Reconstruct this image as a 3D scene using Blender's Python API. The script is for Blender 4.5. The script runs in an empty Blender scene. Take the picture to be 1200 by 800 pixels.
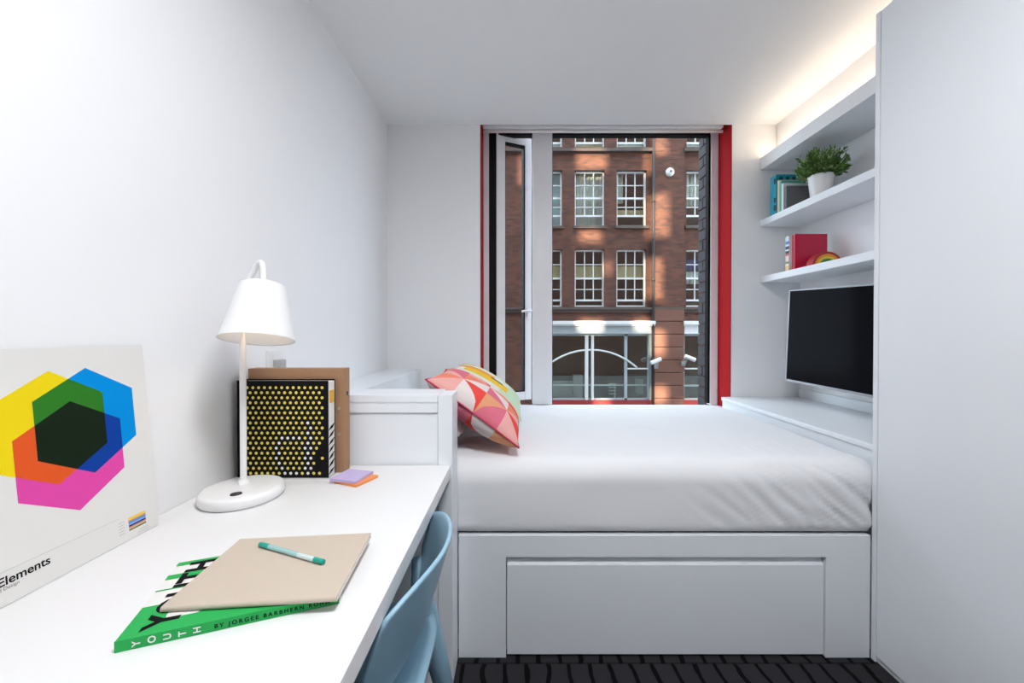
import bpy, bmesh, math, random
from mathutils import Vector, Matrix, noise
random.seed(7)
sc = bpy.context.scene
C = sc.collection

# ------------------------------------------------------------------ camera, world, lights, exposure
cam_d = bpy.data.cameras.new('camera'); cam = bpy.data.objects.new('camera', cam_d); C.objects.link(cam)
cam_d.sensor_width = 36.0; cam_d.lens = 14.0
cam.location = (0, 0, 1.165); cam.rotation_euler = (math.radians(90 - 0.52), 0, 0)
cam_d.shift_x = -7 / 1200; cam_d.shift_y = -5.8 / 1200
cam_d.clip_start = 0.02
sc.camera = cam

world = bpy.data.worlds.new('sky'); sc.world = world; world.use_nodes = True
bg = world.node_tree.nodes['Background']
bg.inputs[0].default_value = (0.75, 0.86, 1.0, 1); bg.inputs[1].default_value = 4.6

sun_d = bpy.data.lights.new('sun', 'SUN'); sun_d.energy = 20.0; sun_d.angle = math.radians(1.6); sun_d.color = (1.0, 0.80, 0.58)
sun = bpy.data.objects.new('sun_offscreen', sun_d); C.objects.link(sun)
sun.rotation_euler = Vector((6.0, 11.4, -4.0)).to_track_quat('-Z', 'Y').to_euler()

sc.view_settings.view_transform = 'Standard'; sc.view_settings.look = 'None'
sc.view_settings.gamma = 1.0; sc.view_settings.use_curve_mapping = False
sc.view_settings.exposure = 0.22

# ------------------------------------------------------------------ materials
MATS = {}
def mat(name, col, rough=0.5, metal=0.0, spec=0.5, emit=None, estr=0.0, var=0.0, vscale=8.0, bump=0.0, bscale=60.0, trans=0.0, coat=0.0):
    if name in MATS: return MATS[name]
    m = bpy.data.materials.new(name); m.use_nodes = True
    nt = m.node_tree; b = nt.nodes['Principled BSDF']
    b.inputs['Base Color'].default_value = (*col, 1); b.inputs['Roughness'].default_value = rough
    b.inputs['Metallic'].default_value = metal; b.inputs['Specular IOR Level'].default_value = spec
    b.inputs['Coat Weight'].default_value = coat
    if trans: b.inputs['Transmission Weight'].default_value = trans
    if emit: b.inputs['Emission Color'].default_value = (*emit, 1); b.inputs['Emission Strength'].default_value = estr
    if var or bump:
        tc = nt.nodes.new('ShaderNodeTexCoord')
        if var:
            n = nt.nodes.new('ShaderNodeTexNoise'); n.inputs['Scale'].default_value = vscale; n.inputs['Detail'].default_value = 4
            nt.links.new(tc.outputs['Object'], n.inputs['Vector'])
            mx = nt.nodes.new('ShaderNodeMix'); mx.data_type = 'RGBA'
            mx.inputs['A'].default_value = (*[c * (1 - var) for c in col], 1); mx.inputs['B'].default_value = (*[min(1, c * (1 + var)) for c in col], 1)
            nt.links.new(n.outputs['Fac'], mx.inputs['Factor']); nt.links.new(mx.outputs['Result'], b.inputs['Base Color'])
        if bump:
            n2 = nt.nodes.new('ShaderNodeTexNoise'); n2.inputs['Scale'].default_value = bscale; n2.inputs['Detail'].default_value = 3
            nt.links.new(tc.outputs['Object'], n2.inputs['Vector'])
            bp = nt.nodes.new('ShaderNodeBump'); bp.inputs['Strength'].default_value = bump; bp.inputs['Distance'].default_value = 0.002
            nt.links.new(n2.outputs['Fac'], bp.inputs['Height']); nt.links.new(bp.outputs['Normal'], b.inputs['Normal'])
    MATS[name] = m; return m

def glass_mat(name, tint=(0.97, 0.99, 0.98), refl=0.06):
    m = bpy.data.materials.new(name); m.use_nodes = True; nt = m.node_tree; nt.nodes.clear()
    o = nt.nodes.new('ShaderNodeOutputMaterial'); mx = nt.nodes.new('ShaderNodeMixShader')
    t = nt.nodes.new('ShaderNodeBsdfTransparent'); t.inputs[0].default_value = (*tint, 1)
    g = nt.nodes.new('ShaderNodeBsdfGlossy'); g.inputs['Roughness'].default_value = 0.01
    mx.inputs[0].default_value = refl
    nt.links.new(t.outputs[0], mx.inputs[1]); nt.links.new(g.outputs[0], mx.inputs[2]); nt.links.new(mx.outputs[0], o.inputs[0])
    MATS[name] = m; return m

def brick_mat(name, c1, c2, mortar, scale=1.0, bw=0.225, bh=0.075):
    m = bpy.data.materials.new(name); m.use_nodes = True; nt = m.node_tree; b = nt.nodes['Principled BSDF']
    tc = nt.nodes.new('ShaderNodeTexCoord'); sp = nt.nodes.new('ShaderNodeSeparateXYZ'); cb = nt.nodes.new('ShaderNodeCombineXYZ')
    nt.links.new(tc.outputs['Object'], sp.inputs[0])
    ad = nt.nodes.new('ShaderNodeMath'); ad.operation = 'ADD'
    nt.links.new(sp.outputs['X'], ad.inputs[0]); nt.links.new(sp.outputs['Y'], ad.inputs[1])
    nt.links.new(ad.outputs[0], cb.inputs['X']); nt.links.new(sp.outputs['Z'], cb.inputs['Y'])
    br = nt.nodes.new('ShaderNodeTexBrick'); br.inputs['Scale'].default_value = 1.0
    br.inputs['Brick Width'].default_value = bw; br.inputs['Row Height'].default_value = bh; br.inputs['Mortar Size'].default_value = 0.006
    br.inputs['Color1'].default_value = (*c1, 1); br.inputs['Color2'].default_value = (*c2, 1); br.inputs['Mortar'].default_value = (*mortar, 1)
    br.inputs['Bias'].default_value = -0.2
    nt.links.new(cb.outputs[0], br.inputs['Vector'])
    n = nt.nodes.new('ShaderNodeTexNoise'); n.inputs['Scale'].default_value = 1.3; n.inputs['Detail'].default_value = 6
    nt.links.new(tc.outputs['Object'], n.inputs['Vector'])
    mx = nt.nodes.new('ShaderNodeMix'); mx.data_type = 'RGBA'; mx.blend_type = 'MULTIPLY'; mx.inputs['Factor'].default_value = 0.6
    rp = nt.nodes.new('ShaderNodeValToRGB'); rp.color_ramp.elements[0].position = 0.3; rp.color_ramp.elements[0].color = (0.55, 0.5, 0.5, 1)
    rp.color_ramp.elements[1].position = 0.7; rp.color_ramp.elements[1].color = (1.1, 1.05, 1.0, 1)
    nt.links.new(n.outputs['Fac'], rp.inputs[0]); nt.links.new(br.outputs['Color'], mx.inputs['A']); nt.links.new(rp.outputs[0], mx.inputs['B'])
    nt.links.new(mx.outputs['Result'], b.inputs['Base Color'])
    bp = nt.nodes.new('ShaderNodeBump'); bp.inputs['Strength'].default_value = 0.5; bp.inputs['Distance'].default_value = 0.01; bp.invert = True
    nt.links.new(br.outputs['Fac'], bp.inputs['Height']); nt.links.new(bp.outputs['Normal'], b.inputs['Normal'])
    b.inputs['Roughness'].default_value = 0.85
    MATS[name] = m; return m

def carpet_mat():
    m = bpy.data.materials.new('carpet'); m.use_nodes = True; nt = m.node_tree; b = nt.nodes['Principled BSDF']
    L = nt.links.new
    def mth(op, a=None, bb=None):
        n = nt.nodes.new('ShaderNodeMath'); n.operation = op
        for i, v in enumerate((a, bb)):
            if v is None: continue
            if isinstance(v, (int, float)): n.inputs[i].default_value = v
            else: L(v, n.inputs[i])
        return n.outputs[0]
    tc = nt.nodes.new('ShaderNodeTexCoord'); sp = nt.nodes.new('ShaderNodeSeparateXYZ'); L(tc.outputs['Object'], sp.inputs[0])
    nz = nt.nodes.new('ShaderNodeTexNoise'); nz.inputs['Scale'].default_value = 9; L(tc.outputs['Object'], nz.inputs['Vector'])
    wob = mth('MULTIPLY', mth('SUBTRACT', nz.outputs['Fac'], 0.5), 0.035)
    row = mth('FLOOR', mth('DIVIDE', mth('ADD', sp.outputs['Y'], -1.392 + 5.0), 0.5))
    off = mth('MULTIPLY', row, 0.41)
    u = mth('FRACT', mth('ADD', mth('DIVIDE', mth('ADD', sp.outputs['X'], wob), 0.0737), off))
    line = mth('LESS_THAN', u, 0.2)
    seam = mth('LESS_THAN', mth('FRACT', mth('DIVIDE', mth('ADD', sp.outputs['Y'], -1.392 + 5.0), 0.5)), 0.012)
    fac = mth('MAXIMUM', line, mth('MULTIPLY', seam, 0.6))
    n2 = nt.nodes.new('ShaderNodeTexNoise'); n2.inputs['Scale'].default_value = 420; L(tc.outputs['Object'], n2.inputs['Vector'])
    ra = nt.nodes.new('ShaderNodeValToRGB'); ra.color_ramp.elements[0].color = (0.015, 0.0145, 0.0175, 1); ra.color_ramp.elements[1].color = (0.044, 0.042, 0.047, 1)
    L(n2.outputs['Fac'], ra.inputs[0])
    mx = nt.nodes.new('ShaderNodeMix'); mx.data_type = 'RGBA'; L(fac, mx.inputs['Factor']); L(ra.outputs[0], mx.inputs['A']); mx.inputs['B'].default_value = (0.003, 0.003, 0.004, 1)
    L(mx.outputs['Result'], b.inputs['Base Color'])
    bp = nt.nodes.new('ShaderNodeBump'); bp.inputs['Strength'].default_value = 0.6; bp.inputs['Distance'].default_value = 0.004
    L(mth('SUBTRACT', n2.outputs['Fac'], fac), bp.inputs['Height']); L(bp.outputs['Normal'], b.inputs['Normal'])
    b.inputs['Roughness'].default_value = 0.95; b.inputs['Specular IOR Level'].default_value = 0.1
    MATS['carpet'] = m; return m

WALL = mat('wall_paint', (0.885, 0.885, 0.90), 0.7, var=0.012, vscale=3, bump=0.05, bscale=220)
CEIL = mat('ceiling_paint', (0.885, 0.885, 0.89), 0.8, var=0.01, bump=0.05, bscale=200)
LAC = mat('white_lacquer', (0.835, 0.865, 0.90), 0.36, var=0.008, vscale=2)
DESKM = mat('desk_laminate', (0.80, 0.80, 0.80), 0.45, var=0.008, vscale=3, bump=0.03, bscale=300)
WHITE = mat('white_plastic', (0.85, 0.85, 0.85), 0.35, var=0.005)
FRAMEM = mat('window_frame_white', (0.82, 0.82, 0.84), 0.35, var=0.008)
BLACKM = mat('black_frame', (0.004, 0.004, 0.005), 0.6, spec=0.2, var=0.2)
REDM = mat('red_reveal', (0.36, 0.012, 0.016), 0.8, spec=0.1, var=0.08, vscale=30)
CARPET = carpet_mat()
GLASS = glass_mat('window_glass', (0.97, 0.99, 0.98), 0.006)
FGLASS = glass_mat('street_glass', (0.90, 0.95, 0.93), 0.14)
SHEET = mat('bed_linen', (0.80, 0.805, 0.825), 0.85, spec=0.2, bump=0.12, bscale=500)
BRICK = brick_mat('facade_brick', (0.155, 0.056, 0.032), (0.06, 0.026, 0.019), (0.09, 0.067, 0.055))
TERRA = mat('terracotta_block', (0.17, 0.075, 0.05), 0.8, var=0.25, vscale=6, bump=0.3, bscale=20)
DBRICK = mat('dark_brick', (0.045, 0.040, 0.045), 0.75, var=0.5, vscale=25, bump=0.5, bscale=50)

# ------------------------------------------------------------------ helpers
def box(bm, x0, x1, y0, y1, z0, z1, mi=0):
    v = [bm.verts.new(p) for p in ((x0,y0,z0),(x1,y0,z0),(x1,y1,z0),(x0,y1,z0),(x0,y0,z1),(x1,y0,z1),(x1,y1,z1),(x0,y1,z1))]
    for f in ((0,3,2,1),(4,5,6,7),(0,1,5,4),(1,2,6,5),(2,3,7,6),(3,0,4,7)):
        fc = bm.faces.new([v[i] for i in f]); fc.material_index = mi

def frame_dir(d):
    d = d.normalized(); up = Vector((0,0,1)) if abs(d.z) < 0.95 else Vector((1,0,0))
    a = d.cross(up).normalized(); return a, a.cross(d).normalized()

def tube(bm, pts, rad, n=12, caps=True):
    pts = [Vector(p) for p in pts]; rings = []
    a = None
    for i, p in enumerate(pts):
        d = (pts[min(i+1, len(pts)-1)] - pts[max(i-1, 0)]).normalized()
        if a is None: a, b = frame_dir(d)
        else:
            a = (a - d * a.dot(d)).normalized(); b = a.cross(d).normalized()
        r = rad[i] if isinstance(rad, (list, tuple)) else rad
        rings.append([bm.verts.new(p + (a * math.cos(t) + b * math.sin(t)) * r) for t in [2*math.pi*k/n for k in range(n)]])
    for r0, r1 in zip(rings, rings[1:]):
        for k in range(n): bm.faces.new((r0[k], r0[(k+1)%n], r1[(k+1)%n], r1[k]))
    if caps: bm.faces.new(rings[0][::-1]); bm.faces.new(rings[-1])

def lathe(bm, prof, n=40, M=None, close=False):
    rings = []
    for r, z in prof:
        ring = []
        if r < 1e-6:
            p = Vector((0,0,z)); ring = [bm.verts.new(M @ p if M else p)]
        else:
            for k in range(n):
                t = 2*math.pi*k/n; p = Vector((r*math.cos(t), r*math.sin(t), z)); ring.append(bm.verts.new(M @ p if M else p))
        rings.append(ring)
    for a, b in zip(rings, rings[1:]):
        for k in range(n):
            k2 = (k+1) % n
            if len(a) == 1 and len(b) == 1: continue
            if len(a) == 1: bm.faces.new((a[0], b[k2], b[k]))
            elif len(b) == 1: bm.faces.new((a[k], a[k2], b[0]))
            else: bm.faces.new((a[k], a[k2], b[k2], b[k]))

def prism(bm, poly, z0, z1, M=None):
    T = lambda p: M @ Vector(p) if M else Vector(p)
    lo = [bm.verts.new(T((x, y, z0))) for x, y in poly]; hi = [bm.verts.new(T((x, y, z1))) for x, y in poly]
    n = len(poly)
    bm.faces.new(lo[::-1]); bm.faces.new(hi)
    for k in range(n): bm.faces.new((lo[k], lo[(k+1)%n], hi[(k+1)%n], hi[k]))

def link(name, me, mats, parent=None, local=False, smooth=False, bevel=0.0, seg=2):
    o = bpy.data.objects.new(name, me); C.objects.link(o)
    if not isinstance(mats, (list, tuple)): mats = [mats]
    if not me.materials:
        for m in mats: me.materials.append(m)
    if smooth:
        for p in me.polygons: p.use_smooth = True
    if parent is not None:
        o.parent = parent
        if not local and parent.type == 'EMPTY' and parent.parent is None:
            o.matrix_parent_inverse = Matrix.Translation(-Vector(parent.location))
    if bevel:
        bv = o.modifiers.new('bevel', 'BEVEL'); bv.width = bevel; bv.segments = seg; bv.limit_method = 'ANGLE'; bv.angle_limit = math.radians(40)
    return o

def obj(name, bm, mats, parent=None, local=False, smooth=False, bevel=0.0, seg=2):
    bmesh.ops.recalc_face_normals(bm, faces=bm.faces)
    me = bpy.data.meshes.new(name); bm.to_mesh(me); bm.free()
    return link(name, me, mats, parent, local, smooth, bevel, seg)

def bx(name, x0, x1, y0, y1, z0, z1, m, parent=None, local=False, bevel=0.002):
    bm = bmesh.new(); box(bm, x0, x1, y0, y1, z0, z1)
    return obj(name, bm, m, parent, local, bevel=bevel)

def thing(name, label, cat, loc=(0,0,0), rot=(0,0,0), group=None):
    o = bpy.data.objects.new(name, None); C.objects.link(o); o.location = loc; o.rotation_euler = rot; o.empty_display_size = 0.05
    o['label'] = label; o['category'] = cat
    if group: o['group'] = group
    return o
def tag(o, label, cat, group=None):
    o['label'] = label; o['category'] = cat
    if group: o['group'] = group
    return o
def struct(o, label=None, cat=None):
    o['kind'] = 'structure'
    if label: o['label'] = label; o['category'] = cat
    return o

def holed(bm, x0, x1, z0, z1, y0, y1, holes):
    """slab in the XZ plane between y0 and y1 with rectangular openings (hx0,hx1,hz0,hz1)"""
    xs = sorted({x0, x1, *[max(x0, min(x1, v)) for h in holes for v in h[:2]]}); zs = sorted({z0, z1, *[max(z0, min(z1, v)) for h in holes for v in h[2:]]})
    vd = {}
    def V(x, y, z):
        k = (round(x,5), round(y,5), round(z,5))
        if k not in vd: vd[k] = bm.verts.new((x, y, z))
        return vd[k]
    def solid(i, j):
        if i < 0 or j < 0 or i >= len(xs)-1 or j >= len(zs)-1: return False
        cx, cz = (xs[i]+xs[i+1])/2, (zs[j]+zs[j+1])/2
        return not any(h[0] < cx < h[1] and h[2] < cz < h[3] for h in holes)
    for i in range(len(xs)-1):
        for j in range(len(zs)-1):
            if not solid(i, j): continue
            a, b, c, d = xs[i], xs[i+1], zs[j], zs[j+1]
            bm.faces.new((V(a,y0,c), V(b,y0,c), V(b,y0,d), V(a,y0,d)))
            bm.faces.new((V(a,y1,c), V(a,y1,d), V(b,y1,d), V(b,y1,c)))
            if not solid(i-1, j): bm.faces.new((V(a,y0,c), V(a,y0,d), V(a,y1,d), V(a,y1,c)))
            if not solid(i+1, j): bm.faces.new((V(b,y0,c), V(b,y1,c), V(b,y1,d), V(b,y0,d)))
            if not solid(i, j-1): bm.faces.new((V(a,y0,c), V(a,y1,c), V(b,y1,c), V(b,y0,c)))
            if not solid(i, j+1): bm.faces.new((V(a,y0,d), V(b,y0,d), V(b,y1,d), V(a,y1,d)))

def text(name, body, size, m, parent, M, align='LEFT', extrude=0.0, spacing=1.0, bold=0.0):
    cu = bpy.data.curves.new(name, 'FONT'); cu.body = body; cu.size = size; cu.align_x = align; cu.extrude = extrude; cu.space_character = spacing
    cu.offset = bold; cu.resolution_u = 4
    to = bpy.data.objects.new(name + '_tmp', cu)
    me = bpy.data.meshes.new_from_object(to)
    bpy.data.objects.remove(to); bpy.data.curves.remove(cu)
    me.transform(M); me.name = name
    me.materials.clear()
    return link(name, me, m, parent, local=True)

def basis(o, x, y, z):
    M = Matrix.Identity(4)
    for i in range(3): M[i][0], M[i][1], M[i][2], M[i][3] = x[i], y[i], z[i], o[i]
    return M

# ------------------------------------------------------------------ room shell
XL, XR, YN, YF, ZC = -0.858, 1.857, -2.0, 2.62, 2.527
bm = bmesh.new(); box(bm, XL-0.1, XR+0.1, YN-0.1, YF+0.1, -0.12, 0.0); struct(obj('floor', bm, CARPET))
bm = bmesh.new(); box(bm, XL-0.1, XR+0.1, YN-0.1, YF, ZC, ZC+0.15); struct(obj('ceiling', bm, CEIL))
bm = bmesh.new(); box(bm, XL-0.1, XL, YN, YF, 0, ZC); struct(obj('wall_left', bm, WALL))
bm = bmesh.new(); box(bm, XR, XR+0.1, YN, YF, 0, ZC); struct(obj('wall_right', bm, WALL))
bm = bmesh.new(); box(bm, XL-0.1, XR+0.1, YN-0.1, YN, 0, ZC); struct(obj('wall_near', bm, WALL))
WX0, WX1 = -0.247, 1.403
bm = bmesh.new(); holed(bm, XL-0.1, XR+0.1, -0.1, ZC+0.15, YF, YF+0.19, [(WX0, WX1, 0.64, 2.60)]); struct(obj('wall_far', bm, WALL))
# bulkhead above the top shelf
bm = bmesh.new(); box(bm, 1.69, XR, 0.2, YF-0.008, 2.309, ZC); struct(obj('trim_1', bm, WALL))
# coloured reveal boards of the window
struct(bx('trim_4', WX1-0.006, WX1, YF+0.001, YF+0.165, 0.66, 2.597, REDM, bevel=0.001))
struct(bx('trim_5', WX0, WX0+0.006, YF+0.001, YF+0.165, 0.66, 2.597, REDM, bevel=0.001))
struct(bx('trim_6', WX0, WX1, YF+0.001, YF+0.17, 0.62, 0.66, LAC))

# ---- window
YW = 2.785
win = bpy.data.objects.new('window_1', None); C.objects.link(win); win.location = (0.58, YW, 0.66); struct(win)
bm = bmesh.new()
box(bm, WX0+0.006, -0.203, YW, YW+0.06, 0.66, 2.60)
box(bm, 1.345, WX1-0.006, YW, YW+0.06, 0.66, 2.60)
box(bm, -0.203, 1.345, YW+0.012, YW+0.06, 0.62, 0.652)
obj('frame', bm, FRAMEM, win, bevel=0.003)
bx('mullion', 0.101, 0.2385, YW-0.006, YW+0.06, 0.665, 2.60, FRAMEM, win, bevel=0.004)
bm = bmesh.new()
box(bm, -0.203, -0.149, YW+0.01, YW+0.06, 0.672, 2.60)
box(bm, -0.203, 1.345, YW+0.01, YW+0.06, 2.548, 2.60)
box(bm, 1.331, 1.345, YW+0.006, YW+0.05, 0.672, 2.548)
box(bm, 0.2385, 0.243, YW+0.01, YW+0.05, 0.672, 2.548)
obj('gasket', bm, BLACKM, win)
bx('pane', 0.243, 1.331, YW+0.028, YW+0.036, 0.652, 2.548, GLASS, win, bevel=0)
# opened narrow sash, hinged on its left, swung outwards
p0 = Vector((-0.149, 2.789, 0)); p1 = Vector((0.0995, 2.905, 0)); d = (p1-p0); W = d.length; d.normalize(); nrm = Vector((-d.y, d.x, 0))
MS = basis(p0, d, nrm, Vector((0,0,1)))
def sbox(bm, a, b, y0, y1, z0, z1):
    vs0 = len(bm.verts); box(bm, a, b, y0, y1, z0, z1); bm.verts.ensure_lookup_table()
    for v in bm.verts[vs0:]: v.co = MS @ v.co
bm = bmesh.new()
sbox(bm, 0, 0.066, 0, 0.05, 0.68, 2.575); sbox(bm, W-0.052, W, 0, 0.05, 0.68, 2.575)
sbox(bm, 0.066, W-0.052, 0, 0.05, 2.515, 2.575); sbox(bm, 0.066, W-0.052, 0, 0.05, 0.68, 0.74)
sash = obj('sash', bm, FRAMEM, win, bevel=0.004)
bm = bmesh.new()
sbox(bm, 0.066, 0.070, 0.004, 0.04, 0.74, 2.515); sbox(bm, W-0.062, W-0.052, 0.004, 0.04, 0.74, 2.515)
sbox(bm, 0.070, W-0.062, 0.004, 0.04, 2.505, 2.515); sbox(bm, 0.070, W-0.062, 0.004, 0.04, 0.74, 0.748)
obj('glazing_bead', bm, BLACKM, sash)
bm = bmesh.new(); sbox(bm, 0.070, W-0.062, 0.018, 0.026, 0.748, 2.505); obj('pane', bm, GLASS, sash)
bm = bmesh.new()
sbox(bm, W-0.040, W-0.012, -0.012, 0, 1.265, 1.345)
tube(bm, [MS @ Vector(p) for p in ((W-0.026,-0.01,1.325),(W-0.026,-0.04,1.325),(W-0.04,-0.045,1.325),(W-0.10,-0.045,1.318))], 0.008, 10)
obj('handle', bm, WHITE, sash, bevel=0.001)
# roller blind
bl = thing('roller_blind', 'rolled-up white blind cassette across the top of the window', 'blind', (0.58, 2.70, 2.515))
bm = bmesh.new(); box(bm, WX0+0.010, WX1-0.030, 2.665, 2.728, 2.535, 2.596)
obj('cassette', bm, FRAMEM, bl, bevel=0.008)
bm = bmesh.new(); tube(bm, [(WX0+0.012, 2.70, 2.524), (WX1-0.022, 2.70, 2.524)], 0.010, 12)
obj('bottom_bar', bm, WHITE, bl, smooth=True)

# ------------------------------------------------------------------ outside
bm = bmesh.new(); box(bm, -25, 25, 2.97, 40, -1.75, -1.6); struct(obj('street_pavement', bm, mat('pavement', (0.16,0.155,0.15), 0.9, var=0.15)))
# unseen street wall, openings added to cast facade sun patches; dark brick pier
SUN_PATCHES = [(4.86,5.35,7.43,8.25),(4.86,5.44,4.53,6.05),(4.86,5.20,2.30,3.76),(4.86,5.32,0.30,1.20),(4.90,5.42,-1.5,-0.80),
         (2.15,3.20,6.97,7.60),(2.23,3.02,4.40,4.80),(2.25,3.08,1.16,1.62),(4.25,4.74,1.20,1.62),(4.58,4.79,6.80,7.60),(4.62,4.79,4.5,6.0),
         (2.84,3.30,-1.6,-1.22),(0.1,0.5,6.4,7.4),(3.15,3.35,3.2,3.7),(4.60,4.78,2.4,3.8)]
bm = bmesh.new(); holed(bm, -18, 12, -1.6, 17.0, 2.90, 2.97, [(a-6, b-6, c+4, e+4) for a, b, c, e in SUN_PATCHES] + [(-0.26, 1.352, 0.55, 2.70)])
wst = struct(obj('wall_street_sun_mask', bm, BRICK))
bm = bmesh.new(); box(bm, 1.352, 1.46, 2.83, 2.8995, 0.3, 2.78); pier = struct(obj('wall_pier', bm, mat('dark_mortar', (0.02,0.02,0.022), 0.9, var=0.2)))
bm = bmesh.new(); box(bm, 0, 0.10, 0, 0.1425, 0, 0.066); full = bpy.data.meshes.new('brick'); bmesh.ops.recalc_face_normals(bm, faces=bm.faces); bm.to_mesh(full); bm.free()
bm = bmesh.new(); box(bm, 0, 0.10, 0, 0.067, 0, 0.066); half = bpy.data.meshes.new('brick'); bmesh.ops.recalc_face_normals(bm, faces=bm.faces); bm.to_mesh(half); bm.free()
for k in range(31):
    z = 0.40 + k*0.076
    parts = [(full, 2.8305)] if k % 2 else [(half, 2.8305), (half, 2.906)]
    for me, y in parts:
        o = link('brick', me, DBRICK, pier); o.location = (1.345 + random.uniform(-0.003, 0.003), y, z)
YB = 14.27
bld = thing('brick_building', 'red-brown brick building with tall white sash windows across the street', 'building', (3.5, YB, -1.6))
cols = [0.51, 2.032, 3.529, 6.02, 7.52, 9.02, -3.95, -5.45]; CW = 1.07
rows = [(7.76, 9.45), (4.98, 6.97), (2.10, 4.16)]
holes = [(c, c+CW, a, b) for c in cols for a, b in rows]
shops = [(0.95, 4.86), (5.897, 9.0)]
holes += [(a, b, -1.31, 1.16) for a, b in shops]
bm = bmesh.new(); holed(bm, -9, 13, -1.6, 9.8, YB, YB+0.35, holes); obj('wall', bm, BRICK, bld)
INTERM = mat('interior_brown', (0.22, 0.18, 0.15), 0.9, var=0.3, vscale=1.2)  # brown wall colour of the rooms across the street
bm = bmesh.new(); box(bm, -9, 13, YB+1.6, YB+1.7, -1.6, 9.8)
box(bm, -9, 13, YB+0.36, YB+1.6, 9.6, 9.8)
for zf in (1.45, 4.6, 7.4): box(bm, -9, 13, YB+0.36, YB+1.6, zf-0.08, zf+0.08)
obj('interior_wall', bm, INTERM, bld)
# pilaster
bm = bmesh.new(); box(bm, 4.858, 5.897, YB-0.10, YB, 2.02, 9.8); obj('pilaster', bm, BRICK, bld)
bm = bmesh.new(); box(bm, 0, 1.06, 0, 0.14, 0, 0.435); blk = bpy.data.meshes.new('stone_block'); bmesh.ops.recalc_face_normals(bm, faces=bm.faces); bm.to_mesh(blk); bm.free()
for k in range(8):
    o = link('stone_block', blk, TERRA, bld, bevel=0.012); o.location = Vector((4.848 + random.uniform(-.004,.004), YB-0.14, -1.6 + k*0.455))
STONE = mat('band_stone', (0.10, 0.075, 0.065), 0.85, var=0.3, vscale=5)
bm = bmesh.new(); box(bm, -9, 13, YB-0.14, YB, 2.0, 2.07); box(bm, -9, 13, YB-0.07, YB, 1.90, 2.0); obj('string_course', bm, STONE, bld)
bm = bmesh.new(); box(bm, -9, 4.85, YB-0.14, YB, 7.60, 7.70); box(bm, 5.90, 13, YB-0.14, YB, 7.60, 7.70); obj('string_course', bm, STONE, bld)
PAINT = mat('joinery_white', (0.72, 0.74, 0.74), 0.5, var=0.06, vscale=4)
TEAL = mat('shopfront_grey', (0.36, 0.42, 0.44), 0.45, var=0.08, vscale=3)
CURT = mat('net_curtain', (0.88, 0.90, 0.82), 0.9, var=0.25, vscale=3)
BLIND = mat('blue_blind', (0.60, 0.80, 0.95), 0.8, var=0.15, vscale=4)
CREAM = mat('cream_blind', (0.85, 0.70, 0.42), 0.8, var=0.15, vscale=4)
pane_cache = {}
def pane(w, h, x, y, z, parent):
    k = (round(w,3), round(h,3))
    if k not in pane_cache:
        b = bmesh.new(); box(b, 0, w, 0, 0.01, 0, h); me = bpy.data.meshes.new('pane'); b.to_mesh(me); b.free(); pane_cache[k] = me
    o = link('pane', pane_cache[k], FGLASS, parent); o.location = (x, y, z); return o
def sash_window(x, z0, z1, style):
    H = z1 - z0; y = YB + 0.13; b = bmesh.new(); fw = 0.055
    box(b, x, x+fw, y, y+0.10, z0, z1); box(b, x+CW-fw, x+CW, y, y+0.10, z0, z1)
    box(b, x, x+CW, y, y+0.10, z1-fw, z1); box(b, x, x+CW, y-0.02, y+0.10, z0, z0+fw)
    zs = [z0+fw, z0+0.40, z0+0.52*H+0.0, z1-fw] if style == 1 else [z0+fw, z0+0.24, z0+0.50*H, z1-fw]
    for zz in zs[1:3]: box(b, x+fw, x+CW-fw, y+0.01, y+0.09, zz-0.03, zz+0.035)
    ix0, ix1 = x+fw, x+CW-fw; tw = (ix1-ix0)/3
    sect = [(zs[0], zs[1]-0.03, 1), (zs[1]+0.035, zs[2]-0.03, 2), (zs[2]+0.035, zs[3], 2)]
    f = None; specs = []
    for si, (a, c, nr) in enumerate(sect):
        nc = 1 if si == 0 else 3
        for q in range(1, nc): box(b, ix0+tw*q-0.016, ix0+tw*q+0.016, y+0.02, y+0.07, a, c)
        for q in range(1, nr): box(b, ix0, ix1, y+0.02, y+0.07, a+(c-a)*q/nr-0.014, a+(c-a)*q/nr+0.014)
        cw = (ix1-ix0)/nc
        for q in range(nc):
            for r in range(nr): specs.append((cw, (c-a)/nr, ix0+cw*q, y+0.045, a+(c-a)*r/nr))
    f = obj('window', b, PAINT, bld)
    for s in specs: pane(*s, f)
    b = bmesh.new(); box(b, x-0.06, x+CW+0.06, YB-0.08, YB+0.14, z0-0.09, z0); obj('window_sill', b, STONE, bld)
    return f
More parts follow.
